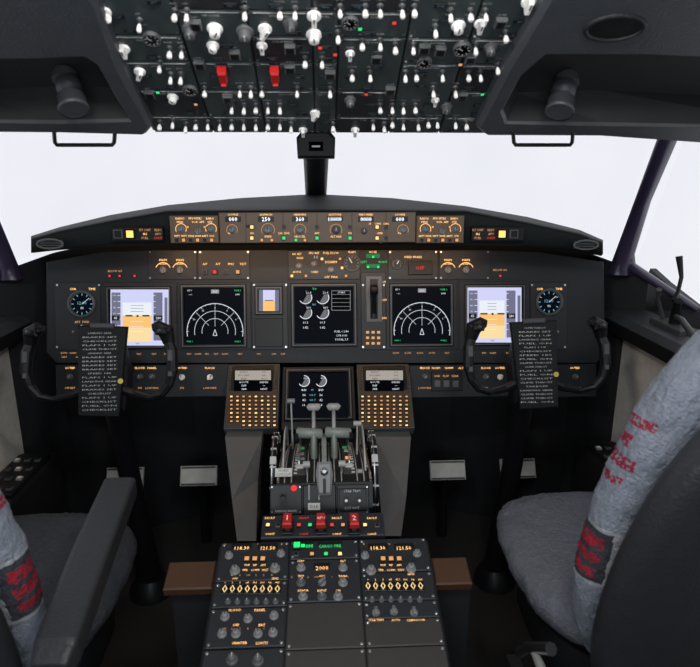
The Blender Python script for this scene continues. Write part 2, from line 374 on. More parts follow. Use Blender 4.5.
def stby(s,F,x0,y0,x1,y1,h):
    s.rect(F,x0,y0,x1,(y0+y1)/2,lav,h); s.rect(F,x0,(y0+y1)/2,x1,y1,gnd,h); s.rect(F,x0,y0,x0+4,y1,lavd,h+.0003); s.rect(F,x1-4,y0,x1,y1,lavd,h+.0003)
    s.line(F,x0+6,(y0+y1)/2,x1-6,(y0+y1)/2,0.8,black,h+.0006)
display(F,ip,255,286,283,315,stby,4,name='standby_indicator')
b=MB(); b.pslab(F,255,318,283,347,0,0.006,black); ob('blank_gauge',b,ip)
def clock(px,py,r):
    b=MB(); c=F.uv(px,py); k_=F.sc(px,py)*r; M=Matrix.Translation(c)
    b.lathe([(1.15*k_,0),(1.15*k_,0.008),(1.0*k_,0.012),(0.95*k_,0.010),(0.94*k_,0.006)],grey,M,24)
    b.disc(F,px,py,r*0.93,glass,0.0068); o=ob('clock',b,ip)
    s=MB(); s.disc(F,px,py,r*.9,ndbg,.0121)
    for a in range(0,360,30): 
        c_,q=math.cos(R(a)),math.sin(R(a)); s.line(F,px+.7*r*c_,py-.7*r*q,px+.88*r*c_,py-.88*r*q,0.7,cyang,0.013)
    s.text(F,px,py-1,'12:00',3.0,cyang,0.013); s.text(F,px,py+4,'00',2.4,wglow,0.013); s.line(F,px,py,px+.6*r,py-.5*r,0.4,wglow,0.013); ob('dial',s,o)
clock(82,304,12); clock(549,302,12)
for x in (82,549):
    let.text(F,x-9,289,'CHR',2.2,amber,.0045); let.text(F,x+10,289,'TIME',2.2,amber,.0045); let.text(F,x,322,'AFT  FWD',2.2,amberd,.0045)
    inst('rotary_knob',K_GREY,F,ip,x-8,332,.006); inst('rotary_knob',K_GREY,F,ip,x+8,332,.006); inst('lit_button',B_DIM,F,ip,x,326,.004)
for x,m_ in ((163,K_BAR),(180,K_BAR),(448,K_BAR),(466,K_BAR)):
    inst('selector_knob',m_,F,ip,x,270,.010,.003)
    let.text(F,x,260,'MAIN',2.2,amber,.0045); let.arc(F,x,270,7.5,20,160,0.6,amber,.0045,8)
    let.text(F,x,264,'NORM',1.8,amber,.0045); 
for i,x in enumerate((205,218,231,243)): let.text(F,x,264,['A/P','A/T','FMC','TEST'][i],2.2,amber,.0045)
for x,m_ in ((205,B_OFF),(215,B_RED),(226,B_OFF),(238,B_DIM)): inst('lit_button',m_,F,ip,x,272,.007,.003)
for x in (110,120,135,500): inst('warning_light',B_RED,F,ip,x,276,.0042,.0)
let.text(F,115,271,'BELOW G/S',1.9,amberd,.002); let.text(F,500,270,'BELOW G/S',1.9,amberd,.002)
for x,y,t in ((297,254,'N1 SET'),(314,253,'SPD REF'),(331,253,'FUEL FLOW'),(352,252,'FLAPS'),(297,272,'AUTO'),(315,272,'USED'),(331,277,'OFF  MAX'),(413,257,'SPEED BRAKE'),(373,252,'NOSE'),(364,262,'LEFT'),(383,262,'RIGHT')):
    let.text(F,x,y,t,2.1,amber if y!=262 else gglow,.0045,16 if x!=413 else 24)
for x,y,t in ((300,258,'0000'),(316,257,'1.2'),(331,262,'DISARM')): let.text(F,x,y,t,2.4,amber if t!='1.2' else wglow,.0045)
for x,y in ((299,266),(314,264),(331,270)): inst('rotary_knob',K_LG,F,ip,x,y,.009,.003)
for x,y,g in ((373,257,B_GRN),(368,267,B_GRN),(378,267,B_GRN),(306,276,B_DIM),(322,259,B_AMB),(340,259,B_DIM),(342,268,B_AMB),(292,276,B_AMB),(346,276,B_DIM)): inst('lit_button',g,F,ip,x,y,.005,.003)
for x0,x1,y in ((366,380,266),(366,380,256)):
    let.rect(F,x0,y-2,x1,y+2,gdim,.0042)
def dial(px,py,r,ang):
    b=MB(); c=F.uv(px,py); k_=F.sc(px,py)*r; M=Matrix.Translation(c)
    b.lathe([(1.12*k_,0),(1.12*k_,0.008),(0.98*k_,0.010),(0.95*k_,0.006)],grey,M,20); b.disc(F,px,py,r*.93,black,.0102)
    for a in range(-30,211,30): b.line(F,px+.65*r*math.cos(R(a)),py-.65*r*math.sin(R(a)),px+.88*r*math.cos(R(a)),py-.88*r*math.sin(R(a)),0.6,wdim,.011)
    b.line(F,px,py,px+.7*r*math.cos(R(ang)),py-.7*r*math.sin(R(ang)),0.8,wglow,.0113); ob('round_gauge',b,ip)
dial(352,263,8,120); dial(397,264,5,60)
b=MB(); b.pslab(F,408,261,432,275,0.002,.008,black); b.text(F,420,268,'OFF',3.5,rglow,.0095); ob('annunciator_window',b,ip)
b=MB(); b.pslab(F,366,276,382,322,.003,.005,steel,.001); b.rect(F,370,279,378,319,black,.0058)
g=ob('landing_gear_lever',b,ip)
b=MB(); a=F.uv(374,316,.004); e=F.uv(374,290,.05); b.tube([a,e],[.008,.007],black,8); b.tube([e+W((-.012,0,0)),e+W((-.009,0,0)),e+W((.009,0,0)),e+W((.012,0,0))],[.010,.015,.015,.010],mblack,16,up=W((0,1,0))); b.tube([F.uv(374,284,.012),F.uv(374,318,.012)],[.009,.009],black,10,flat=.5); ob('lever',b,g)
for y,t in ((282,'UP'),(300,'OFF'),(318,'DN')): let.text(F,386-1.5,y,t,2.0,amber,.0045)
b=MB()
for i in range(3): 
    for j in range(3): b.pslab(F,366+5.5*i,331+5.5*j,369+5.5*i,333.5+5.5*j,.003,.006,amberd)
ob('flap_position_lights',b,ip)
for x,m_ in ((182,K_WHITE),(210,K_WHITE),(152,K_GREY),(140,K_GREY),(500,K_WHITE),(425,K_GREY),(486,K_GREY),(70,K_GREY),(575,K_GREY)):
    inst('selector_knob',m_,F,ip,x,377,.009,.002,random.choice((0,40,-40)))
    let.text(F,x,368,random.choice(['PANEL','OUTBD','BKGD','FLOOD']),2.1,amber,.0035)
    let.text(F,x,388,random.choice(['OFF BRT','SYS','LOW MAX']),1.9,amberd,.0035,20)
for x in (423,436,449,462): let.text(F,x,368,random.choice(['NORM','ALTN','CAPT','F/O']),2.0,amber,.0035)
b=MB(); b.pslab(F,431,371,462,391,.001,.008,black); 
for i in range(3): b.pslab(F,434+9*i,380,440+9*i,387,.007,.010,grey); b.text(F,437+9*i,376,('GND','FLAP','GEAR')[i],2,amberd,.0095,8)
ob('switch_block',b,ip)
for x0,x1,y in ((60,98,353),(135,172,354),(185,245,354),(392,450,353),(468,522,353),(60,98,357),(255,284,354)):
    x=x0+4
    while x<x1:
        let.text(F,x,y,random.choice(['MIC','CAPT','NORM','TEST','BOTH','DIM']),1.6,amberd,.0015,6); x+=random.choice((9,12,15))
ob('lettering',let,ip)
# =====================================================  GLARESHIELD
G=Fr(pt(316,228,1.662),86)
gs=root('glareshield',G.M,'dark padded glareshield with autopilot strip and amber warning lights','glareshield')
st=[(31,236,239,253,1.66),(60,227,231,250,1.665),(110,215,221,246,1.67),(168,205,211,245,1.68),(240,198,210.5,245,1.68),(316,194,210,245,1.68),(392,198,210.5,245,1.68),(465,206,211,245,1.68),(528,217,223,246,1.67),(580,230,234,250,1.665),(603,240,243,254,1.66)]
rs=[]
for px,r_,ft,fb,y in st:
    A=pt(px,r_,2.2); Bp=pt(px,ft-1,y+.03); B2=pt(px,ft+.5,y+.004); C_=pt(px,ft+3,y+.001); C2=pt(px,fb-3,y+.001); D1=pt(px,fb,y+.01); E=pt(px,fb,y+.01)+W((0,.16,-.012)); 
    rs.append([A,Bp,B2,C_,C2,D1,E,W((A.x,A.y,A.z-.06))])
b=MB(); b.rings(rs,shroud,G.I,True)
ob('padded_shroud',b,gs)
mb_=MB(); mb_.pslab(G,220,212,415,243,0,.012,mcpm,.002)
for x in (246,283,317,352,386): mb_.rect(G,x-.3,213,x+.3,242,black,.0124)
mcp=ob('mode_control_panel',mb_,gs)
for x0,x1 in ((171,219),(416,463)):
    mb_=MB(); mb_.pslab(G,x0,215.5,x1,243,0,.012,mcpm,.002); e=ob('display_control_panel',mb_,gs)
    cx=(x0+x1)/2; let=MB()
    for dx in (-14,3,16): inst('rotary_knob',K_LG if dx!=3 else K_BAR,G,e,cx+dx,229+ (0 if dx!=3 else 2),.009,.012)
    for dx in (-18,-11,-4,3,10,17): inst('lit_button',B_DIM if dx%2 else B_OFF,G,e,cx+dx,240,.0055,.012)
    for dx in (-7,10): inst('lit_button',B_DIM,G,e,cx+dx,227,.004,.012)
    for dx,t in ((-15,'RADIO'),(-4,'FPV'),(3,'MTRS'),(15,'BARO')): let.text(G,cx+dx,218.5,t,2.1,amber,.0135)
    for dx,t in ((-15,'MINS'),(3,'VOR  APP'),(15,'STD')): let.text(G,cx+dx,222,t,2.0,amber,.0135)
    for dx in (-18,-11,-4,3,10,17): let.text(G,cx+dx,236,random.choice(['WXR','STA','WPT','ARPT','DATA','POS']),1.8,amber,.0135,6.5)
    for dx in (-14,16): let.arc(G,cx+dx,229,5.4,-30,210,.5,amber,.0133,10)
    ob('lettering',let,e)
mcl=MB()
for x,t,v in ((233,'COURSE','000'),(266,'IAS/MACH','250'),(300,'HEADING','360'),(335,'ALTITUDE','10000'),(366,'VERT SPEED','0000'),(400,'COURSE','000')):
    mcl.text(G,x,214.6,t,1.9,amber,.0135,16)
    mcl.rect(G,x-8,216.5,x+8,222,black,.0132); mcl.text(G,x,219.2,v,4.0,wbright,.0138)
for x,y,m_,s_ in ((232,230,K_LG,.009),(268,230,K_LG,.011),(300,230,K_LG,.010),(336,230,K_GREY,.010),(364,231,K_GREY,.008),(403,230,K_LG,.009),(248,226,K_BLACK,.004)):
    inst('rotary_knob',m_,G,mcp,x,y,s_,.012); 
    if s_>.008: mcl.arc(G,x,y,s_*600,-30,210,.4,amberd,.0133,10)
for x in (252,284,317,350,377,386):
    for y in (227,238): inst('lit_button',B_GRN if (x in(284,317,350) and y>230) else (B_AMB if x==252 or x==377 else B_OFF),G,mcp,x,y,.0055,.012)
for x in (262,272,296,305): inst('lit_button',B_GRN if x in(296,) else B_DIM,G,mcp,x,240,.0048,.012)
for x,t in ((252,'N1'),(284,'LVL CHG'),(300,'HDG SEL'),(317,'APP'),(336,'ALT HLD'),(350,'V/S'),(380,'CMD'),(230,'A/T'),(400,'F/D'),(268,'SPEED')):
    mcl.text(G,x,233.2 if x not in(268,300,336) else 236.5,t,1.9,amber,.0135,11)
for x in (370,378,386): mcl.text(G,x,223.8,'CWS' if x>372 else 'A',1.9,amber,.0135)
inst('autopilot_disengage_bar',B_OFF,G,mcp,381,242,.003,.012)
ob('lettering',mcl,mcp)
for x0,x1,lit in ((113,164,131),(471,523,501)):
    b=MB(); y0=227;y1=241; b.pslab(G,x0,y0,x1,y1,-.01,.010,black,.002); w=ob('warning_light_panel',b,gs)
    inst('caution_lamp',button_mesh('caution_lamp',black,amberh),G,w,lit,234,.012,.009)
    inst('fire_warning_lamp',B_OFF,G,w,lit+(-12 if lit<300 else 12),234,.012,.009)
    l=MB(); c=lit+20 if lit<300 else lit-17
    for i,(p,q) in enumerate((('FLT CONT','ELEC'),('IRS','APU'),('FUEL','OVHT'))):
        l.text(G,c-6,230+4*i,p,2.2,amberd if i!=1 else amber,.0115,11); l.text(G,c+7,230+4*i,q,2.2,amberd if i!=2 else rglow,.0115,11)
    ob('lettering',l,w)
for px,py in ((50,244),(586,245)):
    b=MB(); c=G.uv(px,py,.012); b.tube([c+W((math.cos(a)*.034,math.sin(a)*.012,0)) for a in [i*math.pi/12 for i in range(25)]],.003,grey,8,up=W((0,0,1)))
    for i in range(5): b.slab(c.x-.028,c.y-.010+i*.0045,c.x+.028,c.y-.008+i*.0045,-.01,.010,grey,.0005)
    ob('air_vent',b,gs)
# =====================================================  MAGNETIC COMPASS, GRAB HANDLES
c=pt(316,146,1.55)
Q=Fr(c,88); r_=root('magnetic_compass',Q.M,'small black standby compass hanging from the window post','compass')
b=MB(); b.poly([(-.046,-.028),(.046,-.028),(.048,.02),(.036,.034),(-.036,.034),(-.048,.02)],-.05,.0,black,.006); ob('housing',b,r_)
b=MB(); b.slab(-.018,-.012,.018,.010,-.001,.003,glass); b.slab(-.010,-.003,.010,.001,.003,.004,wdim,.0002); ob('dial_window',b,r_)
b=MB(); b.tube([(0,.03,-.03),(0,.07,-.03),(0,.16,-.01)],[.02,.014,.014],black,10); ob('bracket',b,r_)
O=Fr((0,1.307,1.435),151.8)
def handle(x0,x1):
    a=O.uv(x0,131,.034);d=O.uv(x1,131,.034); a2=O.uv(x0+1,145,.030); d2=O.uv(x1-1,145,.030)
    b=MB(); b.tube([a,a.lerp(a2,.8),a2+W((.004,0,0)),a2.lerp(d2,.1),a2.lerp(d2,.9),d2+W((-.004,0,0)),d.lerp(d2,.8),d],.0040,black,8,up=W((0,0,1)))
    return b
for x0,x1 in ((54,115),(513,573)):
    g=ob('grab_handle',handle(x0,x1),None,O.M,'thin black grab bar under the windshield header','handle',None,'grab bars under the windshield header')
# =====================================================  OVERHEAD PANEL
oh=root('overhead_control_panel',O.M,'grey overhead systems panel crowded with white toggle switches','overhead panel')
b=MB()
hw=O.uv(488,130).x; hl=O.uv(152,130).x; top=O.uv(320,-40).y; bot=O.uv(320,132).y
b.slab(hl,bot,hw,top,-.06,0,black,.004); ob('panel_frame',b,oh)
cols=[hl+.006,hl+(hw-hl)*.18,hl+(hw-hl)*.335,hl+(hw-hl)*.48,hl+(hw-hl)*.54,hl+(hw-hl)*.70,hl+(hw-hl)*.85,hw-.006]
rows=[bot+.005]
for y in (114,88,60,34,8,-38): rows.append(O.uv(320,y).y)
mods=[]; MBs={}
for i in range(len(cols)-1):
    r0=0
    while r0<len(rows)-1:
        r1=min(len(rows)-1,r0+random.choice((1,1,2)))
        b=MB(); b.slab(cols[i]+.0015,rows[r0]+.0015,cols[i+1]-.0015,rows[r1]-.0015,0,.006,panel2 if random.random()<.7 else modm,.0015)
        for cx_ in (cols[i]+.006,cols[i+1]-.006):
            for cy_ in (rows[r0]+.006,rows[r1]-.006): b.lathe([(.0022,0.006),(.0022,.0068)],metal,Matrix.Translation((cx_,cy_,0)),8)
        mods.append((cols[i],rows[r0],cols[i+1],rows[r1],b,[])); r0=r1
def modof(p):
    for m in mods:
        if m[0]<=p.x<=m[2] and m[1]<=p.y<=m[3]: return m
    return min(mods,key=lambda m:(W(((m[0]+m[2])/2,(m[1]+m[3])/2,0))-p).length)
WRD=['ON','OFF','AUTO','PUMP','FUEL','HEAT','ENG','BAT','GEN','ALT','LOW','WING','PACK','BUS','TEST','DOOR']
def osw(name,me,px,py,s,rot=0,lab=True):
    p=O.uv(px,py); m=modof(p); m[5].append((name,me,Matrix.Translation(W((p.x,p.y,.006)))@Matrix.Rotation(R(rot),4,'Z')@Matrix.Scale(s,4)))
    if lab:
        b=m[4]; vs,fs=textmesh(random.choice(WRD)); off=max(.014,s*1.25) if me not in(TOG,TOG2) else .012
        b.add([W((p.x,p.y+off,.0068))+v*.0036 for v in vs],fs,print_w)
        if me in(TOG,TOG2):
            vs,fs=textmesh(random.choice(WRD)); b.add([W((p.x,p.y-.010,.0068))+v*.0032 for v in vs],fs,print_w)
tog=[]
for x in (160,173,186,196,208,220,232,244,256,268,280,291,333,373,384,392,403,418,428,437,455,466): tog.append((x,120-((x*7)%3)*2))
for x in (232,244,256,268,280,380,392,403,415): tog.append((x,101))
tog+=[(171,70),(181,70),(205,84),(240,84),(251,84),(262,84),(297,84),(330,84),(352,68),(370,68),(405,68),(416,68),(442,68),(455,84),(468,68),(480,68),(433,84),
(170,44),(182,44),(160,58),(305,54),(322,54),(338,28),(395,40),(413,40),(475,40),(362,36),(380,36),(497,60),(505,28),(515,45),(435,22),
(365,2),(380,2),(402,2),(414,2),(340,2),(450,6),(470,6),(485,6),(140,16),(175,6),(187,6),(245,4),(280,4),(295,4)]
for i,(x,y) in enumerate(tog): osw('toggle_switch',TOG if i%3 else TOG2,x,y,.0195+.002*((i*7)%3)/2)
for x,y,s in ((140,68,.010),(124,45,.010),(173,94,.009),(215,25,.011),(265,25,.011),(262,42,.009),(213,42,.009),(314,12,.011),(314,31,.011),(303,127,.009),(355,127,.009),(315,110,.010),(435,97,.008),(480,20,.010),(458,22,.010),(528,-2,.011),(105,8,.010),(350,50,.008)):
    osw('selector_knob',K_WHITE if (x+y)%3 else K_ROUND,x,y,s,random.choice((0,0,30,-30)))
for x,y in ((223,66),(275,66)): osw('guarded_switch',GUARD,x,y,.0095)
for x,y in ((228,94),(290,64),(462,92),(150,90),(390,86),(500,18),(235,50),(200,60),(330,70),(470,54),(376,54),(290,44),(196,20),(424,44),(440,46)):
    osw('push_button',B_OFF,x,y,.009)
for x,y,s in ((245,28,.012),(190,26,.011),(350,97,.010),(446,104,.010),(490,44,.010),(290,20,.010)): osw('rotary_knob',K_GREY,x,y,s)
gb=MB(); gb.lathe([(1.1,0),(1.1,.5),(1.0,.6),(.94,.5)],grey,seg=20); gb.lathe([(.93,.45),(.93,.5)],black,seg=20)
for a in range(0,360,40): gb.slab(.62,-.05,.85,.05,.5,.53,print_w,0,Matrix.Rotation(R(a),4,'Z'))
gb.slab(-.05,0,.05,.7,.5,.55,wdim,0,Matrix.Rotation(R(50),4,'Z')); GA=gb.mesh('round_gauge')
for x,y,s in ((462,44,.014),(424,58,.012),(152,34,.013),(350,18,.012),(190,86,.012)): osw('round_gauge',GA,x,y,s,0,False)
for x,y,m_ in ((320,43,B_RED),(335,50,B_RED),(366,90,B_RED),(394,18,B_RED),(486,94,B_GRN),(196,100,B_DIM),(460,60,B_DIM),(482,90,B_GRN),(360,24,B_GRN),(158,88,B_GRN)): osw('lit_button',m_,x,y,.004,0,False)
for m in mods:
    b=m[4]
    cx=(m[0]+m[2])/2; w_=(m[2]-m[0])
    for q in range(int((m[3]-m[1])/.03)):
        x=random.uniform(m[0]+.02,m[2]-.02); y=m[1]+.012+.03*q
        b.slab(x-.010,y-.004,x+.010,y+.004,.006,.009,black,.0008); vs,fs=textmesh(random.choice(WRD)); b.add([W((x,y,.0093))+v*.0032 for v in vs],fs,cyand)
    y=m[3]-.005; b.slab(m[0]+.010,y,m[2]-.010,y+.0007,.0060,.0067,print_w,0); vs,fs=textmesh(random.choice(['FUEL','HYD PUMPS','ANTI-ICE','AIR COND','ELECTRICAL','LIGHTS'])); b.add([W((cx,y-.005,.0070))+v*.0040 for v in vs],fs,print_w)
    o=ob('panel_module',b,oh)
    for nm,me,MM in m[5]: ob(nm,me,o,MM)
def recess(outer,inner,h1,h0,dep,m,mi_):
    b=MB(); n=len(outer)
    z0=lambda p:W((p.x,p.y,0))
    Oo=[z0(O.uv(p[0],p[1],h1)) for p in outer]; Ii=[z0(O.uv(p[0],p[1],h1)) for p in inner]
    r=lambda L,z:[(p.x,p.y,z) for p in L]
    cen=sum(Oo,W())/n
    r0=[p+(cen-p).normalized()*.010 for p in Oo]
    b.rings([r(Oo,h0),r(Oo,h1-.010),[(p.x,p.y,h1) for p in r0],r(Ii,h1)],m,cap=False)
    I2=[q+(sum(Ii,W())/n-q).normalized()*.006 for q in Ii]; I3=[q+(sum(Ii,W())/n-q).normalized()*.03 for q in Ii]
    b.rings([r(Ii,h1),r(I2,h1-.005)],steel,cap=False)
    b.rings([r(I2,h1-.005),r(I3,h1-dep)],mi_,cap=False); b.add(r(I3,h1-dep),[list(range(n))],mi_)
    return b
ol=[(-120,-40),(74,-40),(94,0),(122,70),(152,130),(146,137),(60,135),(-120,132)]
il=[(-60,60),(40,58),(84,56),(100,66),(118,98),(132,122),(60,124),(-60,122)]
a_=root('overhead_side_liner',O.M,'moulded grey overhead liner with recessed lamp tray','ceiling liner')
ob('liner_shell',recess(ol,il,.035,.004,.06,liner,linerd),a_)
orr=[(566,-40),(830,-40),(830,152),(600,138),(484,137),(476,130),(505,70),(548,0)]
irr=[(545,54),(640,54),(800,60),(800,128),(600,126),(505,124),(500,112),(518,78)]
a_=root('overhead_side_liner',O.M,'moulded grey overhead liner with recessed lamp tray and cup ring','ceiling liner')
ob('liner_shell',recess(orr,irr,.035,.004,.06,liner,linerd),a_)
b=MB(); c=O.uv(615,28,.035)
b.tube([c+W((math.cos(t)*.045,math.sin(t)*.026,0)) for t in [i*math.pi/16 for i in range(33)]],.004,dark,8,up=W((0,0,1)))
b.add([c+W((math.cos(t)*.043,math.sin(t)*.025,.001)) for t in [i*math.pi/16 for i in range(32)]],[list(range(32))],black); ob('round_outlet',b,a_)
def lamp(px,py,flip):
    c=O.uv(px,py,-.02); r_=root('reading_lamp',O.M@Matrix.Translation(c),'small dark swivel map lamp mounted in overhead liner recess','lamp','overhead map lamps')
    b=MB(); M=Matrix.Rotation(R(15*flip),4,'Y')
    b.lathe([(.020,0),(.022,.01),(.022,.02)],steel,None,20); ob('mount',b,r_)
    b=MB(); b.lathe([(.018,.015),(.022,.02),(.022,.038),(.017,.042),(.017,.048),(.024,.052),(.024,.07),(.026,.072),(.026,.08),(.02,.078)],liner,M,20); ob('lamp_head',b,r_)
lamp(66,72,1); lamp(566,76,-1)
# =====================================================  FORWARD ELECTRONICS + KEYPADS
E=Fr((0,1.775,0.772),43)
fe=root('forward_electronics_panel',E.M,'sloped dark panel holding the lower engine display','instrument panel')
b=MB(); b.pslab(E,282,366,355,430,-.03,0,panel,.002); b.slab(-.10,1.65,.10,1.75,0,.60,dark,.002,E.I); ob('panel_plate',b,fe)
def leng(s,F,x0,y0,x1,y1,h):
    s.rect(F,x0,y0,x1,y1,ndbg,h-.0002)
    for cx in (x0+15,x0+32): 
        s.disc(F,cx,y0+8,5,grayg,h,16,-120,60); s.arc(F,cx,y0+8,5.4,-150,90,.7,wglow,h+.0003); s.text(F,cx+2,y0+5,'61.3',2,wglow,h+.0006)
        for j in range(4): s.text(F,cx,y0+17+5*j,('840','36','42','16')[j],2.4,wglow,h)
    for j in range(4): s.text(F,x0+23.5,y0+17+5*j,('FF','OIL P','OIL T','VIB')[j],1.9,cyang,h,8)
display(E,fe,285,369,352,422,leng,4)
def key_mesh(m):
    b=MB(); b.slab(-1,-.75,1,.75,0,.6,black,.15); b.slab(-.62,-.42,.62,.42,.6,.66,m,.02); return b.mesh('key')
KEY=key_mesh(amberd); KEYD=key_mesh(amber)
def keypad(x0,y0,x1,y1):
    r_=root('flight_computer_keypad',E.M,'grey flight management keypad unit with small screen and amber keys','keypad','flight management keypads')
    b=MB(); b.pslab(E,x0,y0,x1,y1,-.03,.016,grey,.003); b.pslab(E,x0+1,y0+1,x1-1,y1-1,.015,.0172,keym,.001); b.pslab(E,x0+5,y0+2,x1-5,y0+27,.015,.0185,black,.001); ob('housing',b,r_)
    s=MB(); s.rect(E,x0+7,y0+4,x1-7,y0+25,glass,.019); s.rect(E,x0+8,y0+4.5,x1-8,y0+14,cduw,.0192); 
    for i in range(6): s.text(E,x0+17,y0+6+3.4*i,['IDENT','POS INIT','PERF','ROUTE','DEP','ARR'][i],1.9,wglow if i>2 else black,.0197); s.text(E,x1-15,y0+6+3.4*i,['01L','360','ACT','INDEX','---','NEXT'][i],1.9,wglow if i>2 else black,.0197)
    ob('screen',s,r_)
    for i in range(8):
        for j in range(9):
            if i<2 and j>6: continue
            px=x0+4.5+i*(x1-x0-9)/7; py=y0+31+j*4.1
            if py>y1-3: continue
            inst('key',KEY if (i*3+j*5)%4 else KEYD,E,r_,px,py,.0055,.0172)
    for j in range(6):
        for x in (x0+3,x1-3): inst('key',B_OFF,E,r_,x,y0+5+3.6*j,.003,.0172)
keypad(227,366,279,431); keypad(358,366,411,431)
def leg(ps):
    b=MB(); A=[pt(px,py,yy) for px,py,yy in ps]; B_=[a+W((0,.10,0)) for a in A]
    b.rings([B_,A],lmid)
    a,c=A[3],A[4]; b2=min(a.z,c.z)
    x0,x1=sorted((a.x,c.x)); b.slab(x0,min(a.y,c.y)+.02,x1,min(a.y,c.y)+.10,0,b2+.005,dark,.002)
    return b
lmid=mat('support_grey_paint',(.095,.096,.097),.5)
for ps in ([(225,437,1.585),(262,437,1.585),(258,480,1.50),(256,541,1.30),(237,541,1.30),(232,500,1.42)],[(411,437,1.585),(375,437,1.585),(377,480,1.50),(383,536,1.30),(401,536,1.30),(406,500,1.42)]):
    r_=root('pedestal_support',Matrix(),'mid grey painted slanted support under the keypad','support','pedestal supports')
    ob('support_plate',leg(ps),r_)
# =====================================================  THROTTLE QUADRANT
tq=root('throttle_quadrant',Matrix.Translation((0,1.4,0)),'centre throttle quadrant with grey thrust levers, flap lever and trim wheels','throttle quadrant')
TI=Matrix.Translation((0,-1.4,0))
deck=[(1.61,.585),(1.54,.615),(1.45,.64),(1.36,.655),(1.29,.658),(1.262,.652)]
prof=[(1.62,.0),(1.62,.54)]+deck+[(1.235,.60),(1.235,0)]
hwq=.112
b=MB(); b.rings([[(x,y,z) for y,z in prof] for x in (-hwq,hwq)],black,TI); ob('quadrant_body',b,tq)
b=MB()
def deckz(y):
    for (y0,z0),(y1,z1) in zip(deck,deck[1:]):
        if y1<=y<=y0: t=(y-y0)/(y1-y0); return z0+(z1-z0)*t
    return .585
ysq=[1.61,1.58,1.54,1.50,1.45,1.40,1.36,1.32,1.29,1.265]
def strip(x0,x1,m,h,ya=1.61,yb=1.265):
    yl=[y for y in ysq if yb-1e-6<=y<=ya+1e-6]
    b.rings([[(x0,y,deckz(y)-.002),(x1,y,deckz(y)-.002),(x1,y,deckz(y)+h),(x0,y,deckz(y)+h)] for y in yl],m,TI)
for x in (-.060,.060): strip(x-.014,x+.014,steel,.002,1.54,1.29)
for x in (-.108,.108): strip(x-.0025,x+.0025,metal,.005)
for x in (-.093,-.077,.077,.093,-.040,-.024,.024,.040,-.012,.012): strip(x-.0012,x+.0012,lgrey,.005,1.58,1.265)
strip(-.106,-.097,placard,.003,1.50,1.32); strip(.098,.106,placard,.003,1.54,1.32)
for i in range(14): 
    y=1.54-.019*i
    for sx_ in (-1,1): 
        b.slab(sx_*.069-.004,y,sx_*.069+.004,y+.002,deckz(y)+.001,deckz(y)+.005,print_w,0,TI); b.slab(sx_*.101-.003,y,sx_*.101+.003,y+.002,deckz(y)+.002,deckz(y)+.006,black,0,TI)
ob('lever_slots',b,tq)
b=MB()
for x,y,s,m_ in ((-.060,1.33,.010,placard),(.060,1.33,.010,placard),(-.060,1.42,.008,lgrey),(.060,1.44,.008,placard),(.060,1.38,.007,amberd),(-.060,1.48,.007,gdim),(-.085,1.30,.006,placard),(.085,1.30,.006,lgrey),(-.055,1.38,.006,leverg),(.055,1.48,.006,gdim)):
    z=deckz(y)+.003; b.slab(x-s,y-s*.8,x+s,y+s*.8,z-.004,z+.003,m_,.001,TI)
ob('placards',b,tq)
def lever(name,pts,w,m,parent=tq,flat=.35):
    b=MB(); b.tube(pts,w,m,8,flat,TI,up=W((0,1,0))); return ob(name,b,parent)
for sg in (-1,1):
    x=sg*.026
    L=lever('thrust_lever',[(x,1.40,.62),(x,1.41,.66),(x,1.43,.698)],[.026,.024,.020],leverg,flat=.4)
    b=MB(); xc=sg*.037; b.tube([(xc-.034,1.425,.706),(xc-.030,1.425,.706),(xc+.030,1.425,.702),(xc+.034,1.425,.702)],[.009,.014,.013,.009],leverg,14,1,TI,up=W((0,0,1))); b.slab(sg*.069-.004,1.408,sg*.069+.004,1.415,.694,.710,black,.001,TI); ob('grip',b,L)
    b=MB(); b.tube([(x,1.435,.71),(x,1.455,.735),(x,1.468,.752)],[.014,.012,.009],metal,8,.5,TI,up=W((0,1,0))); b.tube([(x-.016,1.468,.756),(x-.012,1.468,.758),(x+.012,1.468,.758),(x+.016,1.468,.756)],[.006,.010,.010,.006],lgrey,10,1,TI,up=W((0,0,1))); ob('reverse_lever',b,L)
    x=sg*.042
    L=lever('fuel_cutoff_lever',[(x,1.30,.655),(x,1.295,.680)],[.008,.006],knobg)
    b=MB(); b.tube([(x-.008,1.295,.683),(x+.008,1.295,.683)],[.008,.008],lgrey,12,1,TI,up=W((0,0,1))); ob('grip',b,L)
    b=MB(); Mw=TI@Matrix.Translation((sg*.124,1.41,.585))@Matrix.Rotation(R(90),4,'Y')
    b.lathe([(.02,-.006),(.10,-.005),(.112,-.007),(.118,-.005),(.118,.005),(.112,.007),(.10,.005),(.02,.006)],black,Mw,40)
    b.lathe([(.117,-.0048),(.1195,-.0035),(.1195,-.0010),(.117,-.0005)],metal,Mw,40)
    for a in range(0,360,24): b.slab(-.1190,-.0022,-.100,.0022,-.0072,.0072,print_w,.0003,Mw@Matrix.Rotation(R(a),4,'Z'))
    b.slab(-.1197,-.010,-.09,.010,-.0075,.0075,print_w,.001,Mw@Matrix.Rotation(R(40),4,'Z')); ob('trim_wheel',b,tq)
L=lever('speed_brake_lever',[(-.085,1.50,.61),(-.086,1.51,.69),(-.088,1.53,.75)],[.005,.0035,.0035],lgrey,flat=.7)
b=MB(); b.tube([(-.098,1.53,.752),(-.078,1.53,.752)],[.007,.007],knobg,12,1,TI,up=W((0,0,1))); ob('grip',b,L)
L=lever('flap_lever',[(.085,1.42,.64),(.086,1.43,.69),(.087,1.44,.72)],[.005,.0035,.0035],lgrey,flat=.7)
b=MB(); b.tube([(.077,1.44,.722),(.097,1.44,.722)],[.007,.007],lgrey,12,1,TI,up=W((0,0,1))); ob('grip',b,L)
